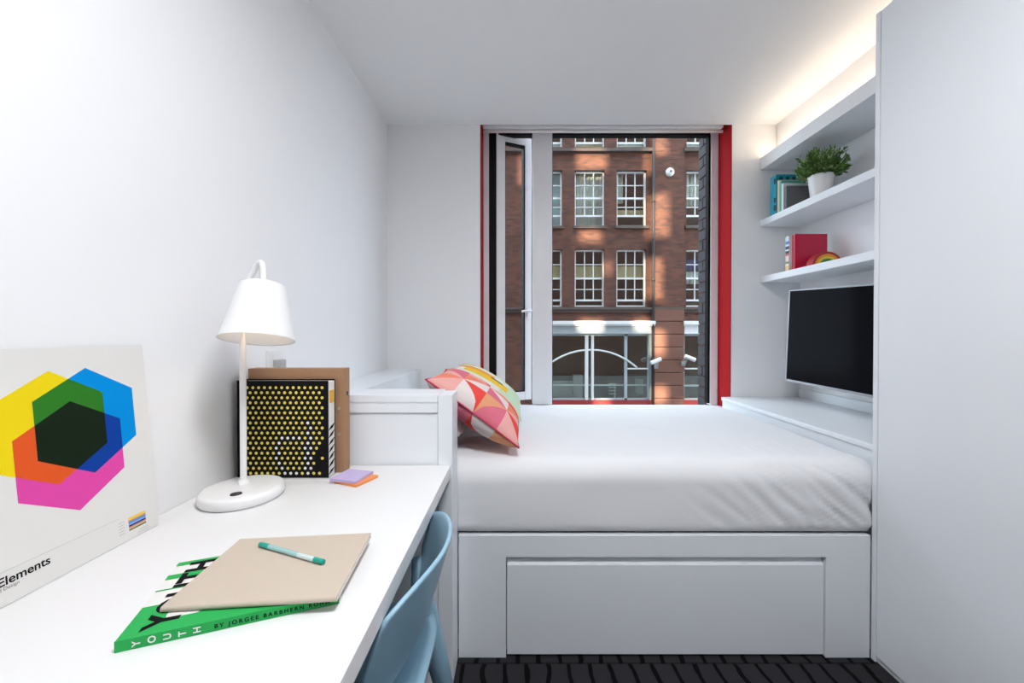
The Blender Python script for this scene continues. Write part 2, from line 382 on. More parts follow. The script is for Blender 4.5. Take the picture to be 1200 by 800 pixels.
for ci, c in enumerate(cols):
    for ri, (a, b_) in enumerate(rows):
        if ci >= 5 and ri == 0: continue
        f = sash_window(c, a, b_, 1 if ri == 1 else 2)
        yy = YB + 0.32
        def drape(name, x0, x1, z0, z1, m, waves=9):
            b = bmesh.new(); n = 40; lo = []; hi = []
            for k in range(n+1):
                x = x0 + (x1-x0)*k/n; y = yy + 0.02*math.sin(k/n*waves*2*math.pi)
                lo.append(b.verts.new((x, y, z0))); hi.append(b.verts.new((x, y, z1)))
            for k in range(n): b.faces.new((lo[k], lo[k+1], hi[k+1], hi[k]))
            o = obj(name, b, m, f, smooth=True); so = o.modifiers.new('s', 'SOLIDIFY'); so.thickness = 0.006
        if (ci, ri) == (1, 1): drape('curtain', c+0.05, c+CW-0.05, a+0.1, b_-0.05, CURT)
        elif (ci, ri) == (0, 1): bx('blind', c+0.05, c+CW-0.05, yy, yy+0.01, a+0.06, b_-0.05, BLIND, f, bevel=0)
        elif (ci, ri) == (2, 1):
            drape('curtain', c+0.05, c+0.30, a+0.9, b_-0.05, CURT, 3); bx('blind', c+0.05, c+CW-0.05, yy, yy+0.01, a+0.42, a+0.66, CREAM, f, bevel=0)
        elif ri == 2 and ci in (0, 1, 2): bx('blind', c+0.05, c+CW-0.05, yy, yy+0.01, a+1.02, a+1.50, CREAM, f, bevel=0)
        elif (ci, ri) == (3, 2): bx('blind', c+0.05, c+CW-0.05, yy, yy+0.01, a+1.35, b_-0.3, mat('blue_shade', (0.05,0.10,0.28), 0.7, var=0.2), f, bevel=0); drape('curtain', c+0.05, c+0.6, a+0.85, a+1.3, CURT, 4)
        elif (ci, ri) == (3, 1): drape('curtain', c+0.05, c+0.6, a+0.8, b_-0.05, CURT, 4)
        elif ri == 0: bx('blind', c+0.05, c+CW-0.05, yy, yy+0.01, a+0.06, a+0.30, [PAINT, CREAM, CURT][ci % 3], f, bevel=0)
# shopfronts
for (sx0, sx1), mull in zip(shops, ([2.41,2.52,'w'],)*2):
    b = bmesh.new(); box(b, sx0-0.02, sx1, YB-0.22, YB, 1.47, 1.59); box(b, sx0-0.01, sx1-0.01, YB-0.15, YB, 1.41, 1.47); obj('cornice', b, PAINT, bld)
    bx('fascia', sx0, sx1-0.01, YB-0.10, YB, 1.13, 1.41, TEAL if sx0 < 5 else PAINT, bld, bevel=0.005)
    sf_b = bmesh.new()
    box(sf_b, sx0, sx0+0.09, YB+0.03, YB+0.13, -1.31, 1.13); box(sf_b, sx1-0.19, sx1, YB+0.0, YB+0.13, -1.31, 1.13) if sx0 < 5 else box(sf_b, sx1-0.1, sx1, YB, YB+0.13, -1.31, 1.13)
    box(sf_b, sx0, sx1, YB+0.03, YB+0.13, -1.24, -1.18); box(sf_b, sx0, sx1, YB+0.03, YB+0.13, 1.06, 1.13)
    if sx0 < 5: box(sf_b, 3.83, 3.93, YB+0.03, YB+0.13, -1.31, 1.13)
    sf = obj('shop_frame', sf_b, TEAL, bld)
    xs_ = [sx0+0.09, 2.41, 2.52, 2.63, 2.72, 3.83] if sx0 < 5 else [sx0+0.09, 7.2]
    if sx0 < 5:
        for a, c in ((2.41,2.52),(2.63,2.72)): bx('mullion', a, c, YB-0.02, YB+0.10, -1.24, 1.08, PAINT, sf, bevel=0.004)
        spans = [(sx0+0.09, 2.41), (2.52, 2.63), (2.72, 3.83), (3.93, 4.67)]
    else: spans = [(sx0+0.09, sx1-0.1)]
    for a, c in spans: pane(c-a, 2.24, a, YB+0.07, -1.18, sf)
    bx('stall_riser', sx0, sx1, YB-0.04, YB+0.2, -1.6, -1.24, mat('red_riser', (0.30,0.03,0.03), 0.6, var=0.15), bld, bevel=0.005)
bm = bmesh.new()
pts = [(2.62 + 2.45*math.sin(t), YB+0.02, 0.555 - 2.45*(1-math.cos(t))) for t in [(-0.62 + 0.0485*k) for k in range(29)]]
tube(bm, pts, 0.034, 8); obj('arch_bar', bm, PAINT, bld, smooth=True)
bm = bmesh.new(); box(bm, 3.93, 4.67, YB, YB+0.06, -0.14, -0.095); box(bm, 1.04, 4.67, YB+0.20, YB+0.24, -0.76, -0.71); box(bm, 5.99, 7.6, YB, YB+0.05, -0.14, -0.095); box(bm, 5.99, 7.6, YB+0.2, YB+0.24, -0.78, -0.72)
obj('transom_bar', bm, PAINT, bld)
bm = bmesh.new()
box(bm, 2.06, 2.40, YB+0.5, YB+0.8, -1.25, -0.40); box(bm, 4.42, 4.66, YB+0.5, YB+0.75, -1.1, -0.55)
box(bm, 1.04, 2.1, YB+0.55, YB+0.6, -1.24, -0.62); obj('counter', bm, mat('counter_white', (0.42,0.43,0.42), 0.6, var=0.1), bld)
bm = bmesh.new()
for q in range(4): box(bm, 3.4, 3.66, YB+0.5, YB+0.7, -1.12+q*0.12, -1.09+q*0.12)
box(bm, 3.58, 3.61, YB+0.48, YB+0.52, -1.24, -0.71); obj('display_rack', bm, PAINT, bld)
bm = bmesh.new(); tube(bm, [(4.80, YB-0.11, -1.6), (4.80, YB-0.11, 9.7)], 0.05, 12)
for z in (0.2, 3, 5.8, 8.6): tube(bm, [(4.80, YB-0.11, z), (4.80, YB-0.11, z+0.09)], 0.065, 12)
obj('drainpipe', bm, mat('dark_iron', (0.03,0.025,0.025), 0.6, var=0.2), bld, smooth=True)
# wall fittings of the building
al = thing('alarm_bell', 'round white alarm bell on the brick pilaster across the street', 'alarm', (5.377, YB-0.10, 6.85))
Mr = basis((5.377, YB-0.10, 6.85), Vector((1,0,0)), Vector((0,0,1)), Vector((0,-1,0)))
bm = bmesh.new(); lathe(bm, [(0.15,0),(0.15,0.05),(0.12,0.10),(0.05,0.12),(0,0.12)], 24, Mr); obj('cover', bm, PAINT, al, smooth=True)
bm = bmesh.new(); lathe(bm, [(0.045,0.118),(0.045,0.135),(0,0.135)], 16, Mr); obj('badge', bm, mat('grey_badge', (0.12,0.14,0.18), 0.5, var=0.1), al)
for nm, x, z, dx, lab in (('security_camera', 5.02, 0.20, -0.42, 'white security camera on the terracotta pilaster aimed down at the arched shop window'), ('security_camera', 5.75, 0.30, 0.42, 'white security camera on the terracotta pilaster aimed away from the arched shop window')):
    t = thing(nm, lab, 'camera', (x, YB-0.14, z-0.2), group='cameras on the pilaster')
    bm = bmesh.new(); s = 1 if dx > 0 else -1
    tube(bm, [(x+0.05*s, YB-0.42, z+0.06), (x+0.40*s, YB-0.46, z-0.08)], 0.075, 12); obj('housing', bm, PAINT, t, smooth=False, bevel=0.01)
    bm = bmesh.new(); tube(bm, [(x+0.12*s, YB-0.14, z-0.22), (x+0.12*s, YB-0.30, z-0.22), (x+0.16*s, YB-0.42, z+0.0)], 0.03, 8); box(bm, x+0.12*s-0.07, x+0.12*s+0.07, YB-0.16, YB-0.14, z-0.30, z-0.14); obj('bracket', bm, mat('grey_bracket', (0.3,0.3,0.3), 0.5, var=0.1), t)

# ------------------------------------------------------------------ furniture: wardrobe
t = thing('wardrobe', 'tall plain white wardrobe reaching almost to the ceiling beside the bed', 'wardrobe', (1.56, 0.4, 0))
bm = bmesh.new(); box(bm, 1.285, XR-0.002, -0.6, 1.399, 0.03, 2.29); obj('carcass', bm, LAC, t)
bx('end_panel', 1.265, XR-0.002, 1.400, 1.418, 0.0, 2.29, LAC, t, bevel=0.0015)
bx('door', 1.265, 1.284, 0.405, 1.3965, 0.022, 2.287, LAC, t, bevel=0.0015)
bx('door', 1.265, 1.284, -0.6, 0.402, 0.022, 2.287, LAC, t, bevel=0.0015)
bx('plinth', 1.272, 1.285, -0.6, 1.399, 0.0, 0.03, LAC, t, bevel=0.001)

# ---- bed
t = thing('platform_bed', 'white built-in platform bed base with one wide drawer', 'bed', (0.35, 2.0, 0))
bm = bmesh.new(); box(bm, -0.64, 1.33, 1.46, 2.61, 0.0, 0.44); obj('platform', bm, LAC, t)
bm = bmesh.new(); holed(bm, -0.213, 1.262, 0.0, 0.441, 1.418, 1.459, [(-0.0426, 1.103, -0.01, 0.362)]); obj('front_frame', bm, LAC, t, bevel=0.0015)
bm = bmesh.new()
box(bm, -0.0396, 1.100, 1.423, 1.445, 0.008, 0.332)
dr = obj('drawer', bm, LAC, t, bevel=0.002)
bm = bmesh.new(); M = basis((0,0,0), Vector((0,1,0)), Vector((0,0,1)), Vector((1,0,0)))
prism(bm, [(1.426,0.333),(1.456,0.333),(1.456,0.361),(1.447,0.361)], -0.0396, 1.100, M); obj('finger_groove', bm, LAC, dr)

# mattress in a fitted sheet
def mattress():
    x0, x1, y0, y1, z0, z1 = -0.632, 1.328, 1.424, 2.60, 0.4455, 0.700
    nx, ny, nz = 180, 70, 20; r = 0.075
    bm = bmesh.new(); idx = {}
    def P(i, j, k):
        key = (i, j, k)
        if key in idx: return idx[key]
        x = x0 + (x1-x0)*i/nx; y = y0 + (y1-y0)*(j/ny); z = z0 + (z1-z0)*k/nz
        q = Vector((x, y, z)); rb = 0.02
        rz = r if z > (z0+z1)/2 else rb
        c = Vector((min(max(x, x0+r), x1-r), min(max(y, y0+rz), y1-rz), min(max(z, z0+rb), z1-r)))
        dd = q - c; rr = rz
        if dd.length > 1e-6:
            nn = dd.normalized(); q = c + nn * min(max(abs(dd.x)/r if r else 0, abs(dd.y)/rz, abs(dd.z)/rz) * rr, rr)
        else: nn = Vector((0,0,1))
        # crown, creases and tension folds of the sheet
        u = (x-x0)/(x1-x0)
        f = 0.0
        if j == 0 or k >= nz*0.6:
            drop = max(0, (z1 - z)/(z1-z0))
            dia = (x*0.80 + z*1.0)
            s = noise.noise(Vector((dia*26, (z-x)*2.2, 3.1))); s = 1-abs(s)*2.0
            wgt = max(0, min(1, (x-0.55)/0.5)) * (0.25 + 0.75*min(1, drop*1.6)) * (1 if j < 6 else max(0, 1-(j-6)/18))
            f += 0.011*max(s, -0.2)*wgt
            s2 = 1-abs(noise.noise(Vector((x*9 - z*20, z*7 + x*2, 8.0))))*2.2
            wl = max(0, min(1, (0.05-x)/0.3)) * (1 if j < 3 else 0) * drop
            f += 0.008*max(s2, -0.2)*wl
            f += 0.0030*noise.noise(Vector((x*5, y*6, z*9)))
            f += 0.004*max(0, 1-abs(noise.noise(Vector((x*3.2+y*2.0, y*3.4-x*2.2, 1.0))))*3) * (1 if j >= 6 else j/6) * 0.7
        f += 0.006*math.sin(math.pi*min(1,max(0,(y-y0)/(y1-y0)))) if k == nz else 0
        q = q + nn*(f if z > z0 + 0.02 else 0)
        v = bm.verts.new(q); idx[key] = v; return v
    for i in range(nx):
        for j in range(ny):
            bm.faces.new((P(i,j,nz), P(i+1,j,nz), P(i+1,j+1,nz), P(i,j+1,nz))); 
        for k in range(nz):
            bm.faces.new((P(i,0,k), P(i+1,0,k), P(i+1,0,k+1), P(i,0,k+1))); bm.faces.new((P(i,ny,k), P(i,ny,k+1), P(i+1,ny,k+1), P(i+1,ny,k)))
    for j in range(ny):
        for k in range(nz):
            bm.faces.new((P(0,j,k), P(0,j,k+1), P(0,j+1,k+1), P(0,j+1,k))); bm.faces.new((P(nx,j,k), P(nx,j+1,k), P(nx,j+1,k+1), P(nx,j,k+1)))
    bm.faces.new([P(0,0,0), P(0,ny,0), P(nx,ny,0), P(nx,0,0)])
    return obj('mattress', bm, SHEET, smooth=True)
tag(mattress(), 'thick mattress in a creased white fitted sheet on the platform bed', 'mattress')

# built-in riser between desk and bed, and headboard box along the left wall
t = thing('desk_riser', 'white panelled upstand unit closing the desk end against the bed', 'cabinet', (-0.5, 1.36, 0))
bx('end_panel', -0.263, -0.2153, 1.306, 1.416, 0.0, 0.961, LAC, t)
bx('top', XL+0.002, -0.264, 1.306, 1.452, 0.935, 0.961, LAC, t)
bx('rail', XL+0.002, -0.264, 1.306, 1.33, 0.902, 0.934, LAC, t)
bx('panel', XL+0.002, -0.264, 1.312, 1.33, 0.0, 0.900, LAC, t)
tag(bx('headboard_box', XL+0.002, -0.642, 1.455, YF-0.002, 0.0, 0.93, LAC, bevel=0.003), 'low white box ledge along the left wall at the head of the bed', 'ledge')
t = thing('bed_ledge', 'low white ledge along the wall below the television', 'ledge', (1.6, 2.0, 0))
bx('top', 1.338, XR-0.002, 1.421, YF-0.002, 0.722, 0.744, LAC, t)
bx('front', 1.345, 1.363, 1.421, YF-0.002, 0.0, 0.721, LAC, t)
bx('skirting', XR-0.016, XR-0.002, 1.421, YF-0.012, 0.7445, 0.80, LAC, t)

# ---- desk
t = thing('desk', 'long white wall-mounted desk running along the left wall', 'desk', (-0.54, 0.4, 0))
bx('desktop', XL+0.002, -0.2215, -0.75, 1.305, 0.692, 0.730, DESKM, t, bevel=0.0015)
bx('support_panel', XL+0.002, -0.26, -0.75, -0.725, 0.0, 0.691, DESKM, t)

# ---- shelves
tshelf = [('wall_shelf', 2.231, 2.309, 'thick white top wall shelf hiding a warm light strip'), ('wall_shelf', 1.861, 1.901, 'white wall shelf holding the potted plant'), ('wall_shelf', 1.493, 1.533, 'white wall shelf holding the red book above the television')]
for nm, a, b_, lab in tshelf:
    tag(bx(nm, 1.588, XR-0.002 if a < 2.2 else XR-0.002, 1.421, YF-0.002, a, b_, LAC, bevel=0.002), lab, 'shelf', 'shelves on the right wall')
led = bx('light_strip', 1.625, 1.640, 1.45, 2.60, 2.3095, 2.318, mat('led_warm', (1,0.9,0.75), 0.5, emit=(1.0, 0.80, 0.58), estr=12.0), bevel=0)
tag(led, 'warm light strip lying on top of the thick top shelf', 'light strip')
led2 = bx('light_strip', 1.625, 1.640, 0.3, 1.39, 2.2905, 2.299, MATS['led_warm'], bevel=0); tag(led2, 'warm light strip lying on top of the white wardrobe', 'light strip')

# ---- television on a swing bracket
far = Vector((1.596, 2.357)); dirn = Vector((0.162, -0.987)).normalized(); TW, TH = 0.925, 0.535
ctr = far + dirn*TW/2
tv = thing('television', 'black flat-screen television mounted on the right wall below the shelves', 'television', (ctr.x, ctr.y, 1.128))
xa = Vector((dirn.x, dirn.y, -0.045)).normalized(); na = Vector((dirn.y, -dirn.x, 0)).normalized(); ya = na.cross(xa).normalized()
if ya.z < 0: ya = -ya
na = xa.cross(ya).normalized()
MT = basis(Vector((0,0,0)), xa, ya, na)   # local z faces the room
if na.x > 0: print('TV normal flipped', na)
def lb(bm, M, *a):
    n0 = len(bm.verts); box(bm, *a); bm.verts.ensure_lookup_table()
    for v in bm.verts[n0:]: v.co = M @ v.co
bm = bmesh.new(); lb(bm, MT, -TW/2, TW/2, -TH/2, TH/2, -0.035, -0.004); obj('back_cover', bm, mat('tv_plastic', (0.015,0.015,0.017), 0.4, var=0.1), tv, local=True, bevel=0.003)
bm = bmesh.new(); lb(bm, MT, -TW/2+0.006, TW/2-0.006, -TH/2+0.012, TH/2-0.006, -0.004, 0.0); obj('screen', bm, mat('tv_screen', (0.006,0.006,0.008), 0.12, spec=0.02), tv, local=True)
bm = bmesh.new()
lb(bm, MT, -TW/2, -TW/2+0.006, -TH/2, TH/2, -0.004, 0.003); lb(bm, MT, TW/2-0.006, TW/2, -TH/2, TH/2, -0.004, 0.003)
lb(bm, MT, -TW/2, TW/2, -TH/2, -TH/2+0.012, -0.004, 0.003); lb(bm, MT, -TW/2, TW/2, TH/2-0.006, TH/2, -0.004, 0.003)
obj('bezel', bm, mat('tv_bezel', (0.28,0.28,0.30), 0.35, metal=0.6, var=0.05), tv, local=True)
bm = bmesh.new(); box(bm, 0.02, XR-0.004-ctr.x, -0.06, 0.06, -0.10, 0.10); obj('bracket', bm, MATS['tv_plastic'], tv, local=True)

# ------------------------------------------------------------------ chair
BLUE = mat('chair_blue', (0.30, 0.49, 0.62), 0.38, var=0.02, vscale=5)
ch = thing('desk_chair', 'pale blue moulded plastic chair pushed under the white desk', 'chair', (-0.35, 0.84, 0))
def chair_back():
    bm = bmesh.new(); nu, nv = 28, 24; g = []
    for j in range(nv+1):
        v = j/nv; row = []
        for i in range(nu+1):
            u = -1 + 2*i/nu
            zt = 0.728 - 0.03*abs(u)**4 ; zb = 0.455
            z = zb + (zt-zb)*v
            wdt = 0.085 + 0.122*min(1, (v/0.62))**0.9 if v < 0.62 else 0.207 - 0.012*((v-0.62)/0.38)**3
            y = 0.84 + u*wdt
            x = -0.147 - 0.066*u*u*(wdt/0.205)**2 - (0.728-z)*0.30 - 0.05*(1-v)**6
            row.append(bm.verts.new((x, y, z)))
        g.append(row)
    for j in range(nv):
        for i in range(nu): bm.faces.new((g[j][i], g[j][i+1], g[j+1][i+1], g[j+1][i]))
    o = obj('backrest', bm, BLUE, ch, smooth=True)
    s = o.modifiers.new('s', 'SOLIDIFY'); s.thickness = 0.009; s.offset = 0
    b = o.modifiers.new('b', 'BEVEL'); b.width = 0.003; b.segments = 2
chair_back()
bm = bmesh.new(); g = []
for j in range(21):
    row = []
    for i in range(21):
        u, v = -1+i/10, -1+j/10
        k = (abs(u)**5+abs(v)**5)**0.2 or 1; m_ = max(abs(u), abs(v)) or 1; s = m_/k if k else 1
        uu, vv = u*s, v*s
        row.append(bm.verts.new((-0.395+uu*0.20, 0.84+vv*0.205, 0.438 - 0.018*(1-uu*uu)*(1-vv*vv) + 0.012*abs(vv)**3 - 0.012*max(0,-uu)**3)))
    g.append(row)
for j in range(20):
    for i in range(20): bm.faces.new((g[j][i], g[j][i+1], g[j+1][i+1], g[j+1][i]))
o = obj('seat', bm, BLUE, ch, smooth=True); s = o.modifiers.new('s','SOLIDIFY'); s.thickness = 0.012; s.offset = 0
for sy in (-1, 1):
    bm = bmesh.new(); tube(bm, [(-0.262, 0.84+sy*0.178, 0.585), (-0.250, 0.84+sy*0.182, 0.50), (-0.232, 0.84+sy*0.19, 0.40), (-0.150, 0.84+sy*0.235, 0.0)], [0.012, 0.026, 0.031, 0.016], 14); obj('leg', bm, BLUE, ch, smooth=True)
    bm = bmesh.new(); tube(bm, [(-0.555, 0.84+sy*0.175, 0.43), (-0.60, 0.84+sy*0.215, 0.0)], [0.022, 0.013], 14); obj('leg', bm, BLUE, ch, smooth=True)

# ------------------------------------------------------------------ cushions and pillow
def cushion(name, size, T, e1, ctr, colour, mats, label, pipe=None, cells=4):
    n = cells*6; e1 = e1.normalized(); e2 = Vector((0,1,0)); nn = e1.cross(e2).normalized()
    if nn.z < 0: nn = -nn
    h = size/2
    def pt(i, j, side):
        u, v = -1+2*i/n, -1+2*j/n
        x = u*h*(1-0.07*(1-v*v)*u*u); y = v*h*(1-0.07*(1-u*u)*v*v)
        t = T/2*(max(0,(1-u*u))*max(0,(1-v*v)))**0.42*side
        return Vector((0,0,0)) + e1*x + e2*y + nn*t
    bm = bmesh.new(); vs = {}
    def V(i, j, side):
        k = (i, j, 0 if i in (0,n) or j in (0,n) else side)
        if k not in vs: vs[k] = bm.verts.new(pt(i, j, side))
        return vs[k]
    for side in (1, -1):
        for i in range(n):
            for j in range(n):
                ca, cb = i//6, j//6; dg = (ca+cb) % 2
                a, b, c, d_ = V(i,j,side), V(i+1,j,side), V(i+1,j+1,side), V(i,j+1,side)
                tris = ((a,b,c),(a,c,d_)) if dg == 0 else ((a,b,d_),(b,c,d_))
                li, lj = i % 6, j % 6
                for q, tr in enumerate(tris):
                    fx = (li + (0.66 if q == 0 else 0.33))/6 if dg == 0 else (li + (0.33 if q == 0 else 0.66))/6
                    fy = (lj + (0.33 if q == 0 else 0.66))/6
                    half = (fx > fy) if dg == 0 else (fx+fy > 1)
                    try:
                        f = bm.faces.new(tr); f.material_index = colour(ca, cb, int(half), side, (ca+fx)/cells, (cb+fy)/cells)
                    except ValueError: pass
    t = thing(name, label, 'cushion', ctr)
    obj('cover', bm, mats, t, local=True, smooth=True)
    if pipe:
        loop = [(i,0) for i in range(n)] + [(n,j) for j in range(n)] + [(n-i,n) for i in range(n)] + [(0,n-j) for j in range(n+1)]
        b2 = bmesh.new(); tube(b2, [pt(i,j,1) for i,j in loop], 0.0035, 6, caps=False); obj('piping', b2, pipe, t, local=True, smooth=True)
    return t
fab = lambda n, c: mat(n, c, 0.9, spec=0.15, var=0.06, vscale=30, bump=0.2, bscale=700)
CUS = [fab('cush_red', (0.80,0.075,0.06)), fab('cush_coral', (0.86,0.25,0.16)), fab('cush_pink', (0.72,0.17,0.24)), fab('cush_pale', (0.80,0.70,0.68)), fab('cush_tan', (0.78,0.36,0.19)), fab('cush_blush', (0.84,0.42,0.38))]
rp = random.Random(5)
pal = {}
def geo(ca, cb, hf, side, u, v):
    k = (ca, cb, hf, side)
    if k not in pal:
        pal[k] = rp.choice([0,0,1,1,2,2,3,3,4,5,5])
    return pal[k]
e1 = Vector((0.334, 0, -0.245))
fixed = {(0,0,0,1):1,(0,0,1,1):5,(1,0,0,1):3,(1,0,1,1):0,(2,0,0,1):4,(2,0,1,1):2,(3,0,0,1):5,(3,0,1,1):0,
         (0,0,0,-1):1,(0,0,1,-1):3,(1,0,0,-1):2,(1,0,1,-1):2,(2,0,0,-1):0,(2,0,1,-1):3,(3,0,0,-1):4,(3,0,1,-1):1}
pal.update(fixed)
cushion('scatter_cushion', 0.425, 0.17, e1, (-0.168, 1.675, 0.868), geo, CUS, 'red and pink cushion with a geometric triangle pattern leaning at the bed head', fab('cush_piping', (0.52,0.05,0.10)))
CU2 = [fab('cush2_pale', (0.76,0.78,0.70)), fab('cush2_yellow', (0.86,0.55,0.04)), fab('cush2_orange', (0.86,0.36,0.07)), fab('cush2_green', (0.58,0.72,0.52)), fab('cush2_dark', (0.02,0.07,0.05)), fab('cush2_grey', (0.16,0.18,0.22))]
def stripes(ca, cb, hf, side, u, v):
    if side < 0: return 0
    if u > 0.72: return 3
    b = int(v*24)
    if b in (4,5,6): return 1 if u > 0.12 else 0
    if b in (7,): return 4 if 0.45 < u < 0.62 else 2
    if b in (8, 9): return 2 if u < 0.5 else 0
    if b in (14,15,16): return 1
    if b in (12,): return 5 if u < 0.2 else 0
    if b in (18,): return 4 if u < .3 else 0
    return 3 if u > 0.6 else 0
cushion('scatter_cushion', 0.43, 0.17, Vector((0.334,0,-0.215)), (-0.165, 2.115, 0.862), stripes, CU2, 'pale green cushion with yellow stripes behind the red patterned cushion', fab('cush2_piping', (0.70,0.74,0.66)))
# white sleeping pillow under the cushions
bm = bmesh.new(); n = 26; vs = {}
for side in (1,-1):
    for i in range(n+1):
        for j in range(n+1):
            k = (i,j,0 if i in (0,n) or j in (0,n) else side)
            if k in vs: continue
            u, v = -1+2*i/n, -1+2*j/n
            t_ = 0.064*((1-u*u)*(1-v*v))**0.35 if 0 < i < n and 0 < j < n else 0
            vs[k] = bm.verts.new((u*0.21*(1-0.05*(1-v*v)*u*u), v*0.36*(1-0.04*(1-u*u)*v*v), 0.055+side*t_*(1 if side > 0 else 0.85)+0.004*noise.noise(Vector((u*4, v*6, side)))))
for side in (1,-1):
    for i in range(n):
        for j in range(n):
            q = [vs[(a,b,0 if a in (0,n) or b in (0,n) else side)] for a,b in ((i,j),(i+1,j),(i+1,j+1),(i,j+1))]
            try: bm.faces.new(q)
            except ValueError: pass
o = obj('bed_pillow', bm, SHEET, smooth=True); o.location = (-0.425, 1.90, 0.7145); tag(o, 'plain white sleeping pillow lying under the colourful cushions', 'pillow')

# ------------------------------------------------------------------ things on the desk
ZD = 0.730
# lamp
LB = Vector((-0.728, 1.05, ZD))
lamp = thing('desk_lamp', 'white metal desk lamp with round base standing by the wall', 'lamp', LB)
bm = bmesh.new(); lathe(bm, [(0,0.0),(0.088,0.0),(0.0925,0.002),(0.0965,0.008),(0.0965,0.021),(0.093,0.027),(0.086,0.0295),(0.05,0.0305),(0,0.031)], 64); obj('base', bm, WHITE, lamp, local=True, smooth=True)
bm = bmesh.new(); lathe(bm, [(0.013,0.029),(0.013,0.041),(0.0,0.042)], 20, Matrix.Translation((-0.011,0.019,0))); obj('collar', bm, WHITE, lamp, local=True, smooth=True)
bm = bmesh.new(); lathe(bm, [(0.013,0.0),(0.012,0.004),(0,0.005)], 20, Matrix.Translation((0.021,-0.055,0.0300)) @ Matrix.Rotation(0.6,4,'Z') @ Matrix.Scale(0.7,4,(0,1,0))); obj('switch', bm, mat('black_plastic', (0.012,0.012,0.012), 0.35, var=0.1), lamp, local=True, smooth=True)
bm = bmesh.new()
ctl = [(-0.739,1.069,0.760),(-0.739,1.069,1.0),(-0.739,1.069,1.25),(-0.733,1.069,1.292),(-0.715,1.068,1.318),(-0.698,1.066,1.345),(-0.686,1.062,1.354),(-0.676,1.057,1.345),(-0.672,1.053,1.32),(-0.672,1.051,1.292)]
def smooth_pts(p, it=3):
    p = [Vector(q) for q in p]
    for _ in range(it):
        q = [p[0]]
        for a, b in zip(p, p[1:]): q += [a*0.75+b*0.25, a*0.25+b*0.75]
        p = q + [p[-1]]
    return p
tube(bm, [q - LB for q in smooth_pts(ctl, 2)], 0.0078, 14); obj('pole', bm, WHITE, lamp, local=True, smooth=True)
cdir = Vector((0.54,-0.84,0)); rdir = Vector((0.84,0.54,0))
dn = (Vector((0,0,-1)) + cdir*0.20 - rdir*0.09).normalized(); up_ = -dn; ax = up_.cross(Vector((0,1,0))).normalized(); ay = up_.cross(ax).normalized()
MSH = basis(Vector((-0.672,1.052,1.294)) - LB, ax, ay, up_)
bm = bmesh.new(); lathe(bm, [(0,0.0),(0.042,0.0),(0.049,-0.003),(0.053,-0.010),(0.0840,-0.148),(0.0855,-0.150),(0.082,-0.1485),(0.051,-0.012),(0.042,-0.004),(0,-0.004)], 56, MSH)
sh = obj('lamp_shade', bm, WHITE, lamp, local=True, smooth=True)
bm = bmesh.new(); lathe(bm, [(0.0,-0.012),(0.014,-0.012),(0.015,-0.04),(0.025,-0.07),(0.026,-0.085),(0.02,-0.10),(0,-0.106)], 20, MSH); obj('bulb', bm, mat('bulb_warm', (1,0.9,0.8), 0.4, emit=(1.0,0.72,0.45), estr=6.0), lamp, local=True, smooth=True)

# box file with dots
fx0, fx1, fy0, fy1, fh = -0.835, -0.564, 1.181, 1.227, 0.293
bf = thing('box_file', 'black lever arch file with yellow dot print standing on the desk', 'file', ((fx0+fx1)/2, (fy0+fy1)/2, ZD))
BLK = mat('file_black', (0.006,0.0055,0.007), 0.6, spec=0.12, var=0.2)
bx('cover', fx0, fx1, fy0, fy0+0.003, ZD+0.004, ZD+fh, BLK, bf, bevel=0)
bx('cover', fx0, fx1, fy1-0.003, fy1, ZD+0.004, ZD+fh, BLK, bf, bevel=0)
bx('spine', fx0, fx0+0.003, fy0+0.003, fy1-0.003, ZD+0.004, ZD+fh, BLK, bf, bevel=0)
PAPER = mat('paper_white', (0.78,0.77,0.74), 0.8, var=0.03)
bx('pages', fx0+0.006, fx1-0.001, fy0+0.0035, fy1-0.0035, ZD+0.004, ZD+fh-0.004, PAPER, bf, bevel=0)
bx('base_rail', fx0, fx1, fy0-0.001, fy1, ZD, ZD+0.004, mat('rail_metal', (0.6,0.6,0.62), 0.35, metal=0.5, var=0.05), bf, bevel=0)
YEL = mat('print_yellow', (0.80,0.66,0.10), 0.6, var=0.05); WPR = mat('print_white', (0.85,0.85,0.82), 0.6, var=0.03)
bm = bmesh.new(); dxs, dzs = 0.0171, 0.01498
ring = {(10,4),(10,5),(10,6),(10,7),(11,7.5),(12,8),(13,7.5),(14,8),(15,7.5),(16,7),(17,6.5),(17,5.5),(17,4.5)}
for r in range(18):
    for c in range(16):
        k = c + (0.5 if r % 2 else 0)      # columns counted from the fore edge
        x = fx1 - 0.0177 - k*dxs; z = ZD + fh - 0.0205 - r*dzs
        if x < fx0+0.008 or (r, k) in ((12,0),(13,0.5),(15,0.5),(14,1),(16,0),(16,1)): continue
        w = (r, k) in ring or (r >= 7 and k == 2.5) or (r >= 8 and k == 2) or (r >= 12 and k == 3)
        vv = [bm.verts.new((x + 0.0045*math.cos(a), fy0-0.0004, z + 0.0045*math.sin(a))) for a in [math.pi*2*q/12 for q in range(12)]]
        f = bm.faces.new(vv); f.material_index = 1 if w else 0
dots = obj('dot_print', bm, [YEL, WPR], bf); dots['kind'] = 'stuff'
bx('label_strip', fx1-0.001, fx1+0.0002, fy0+0.010, fy1-0.008, ZD+0.225, ZD+0.262, mat('print_amber', (0.80,0.45,0.05), 0.6, var=0.05), bf, bevel=0)
bm = bmesh.new()
for q in range(7):
    zc = ZD + 0.012 + q*0.022; bw = 0.010 + 0.008*random.random()
    prism(bm, [(fy0+0.005, zc), (fy0+0.012+bw, zc+0.004), (fy1-0.006, zc+0.012+0.006*random.random()), (fy0+0.018, zc+0.010)], fx1-0.001, fx1+0.0003, M)
obj('edge_print', bm, BLK, bf)
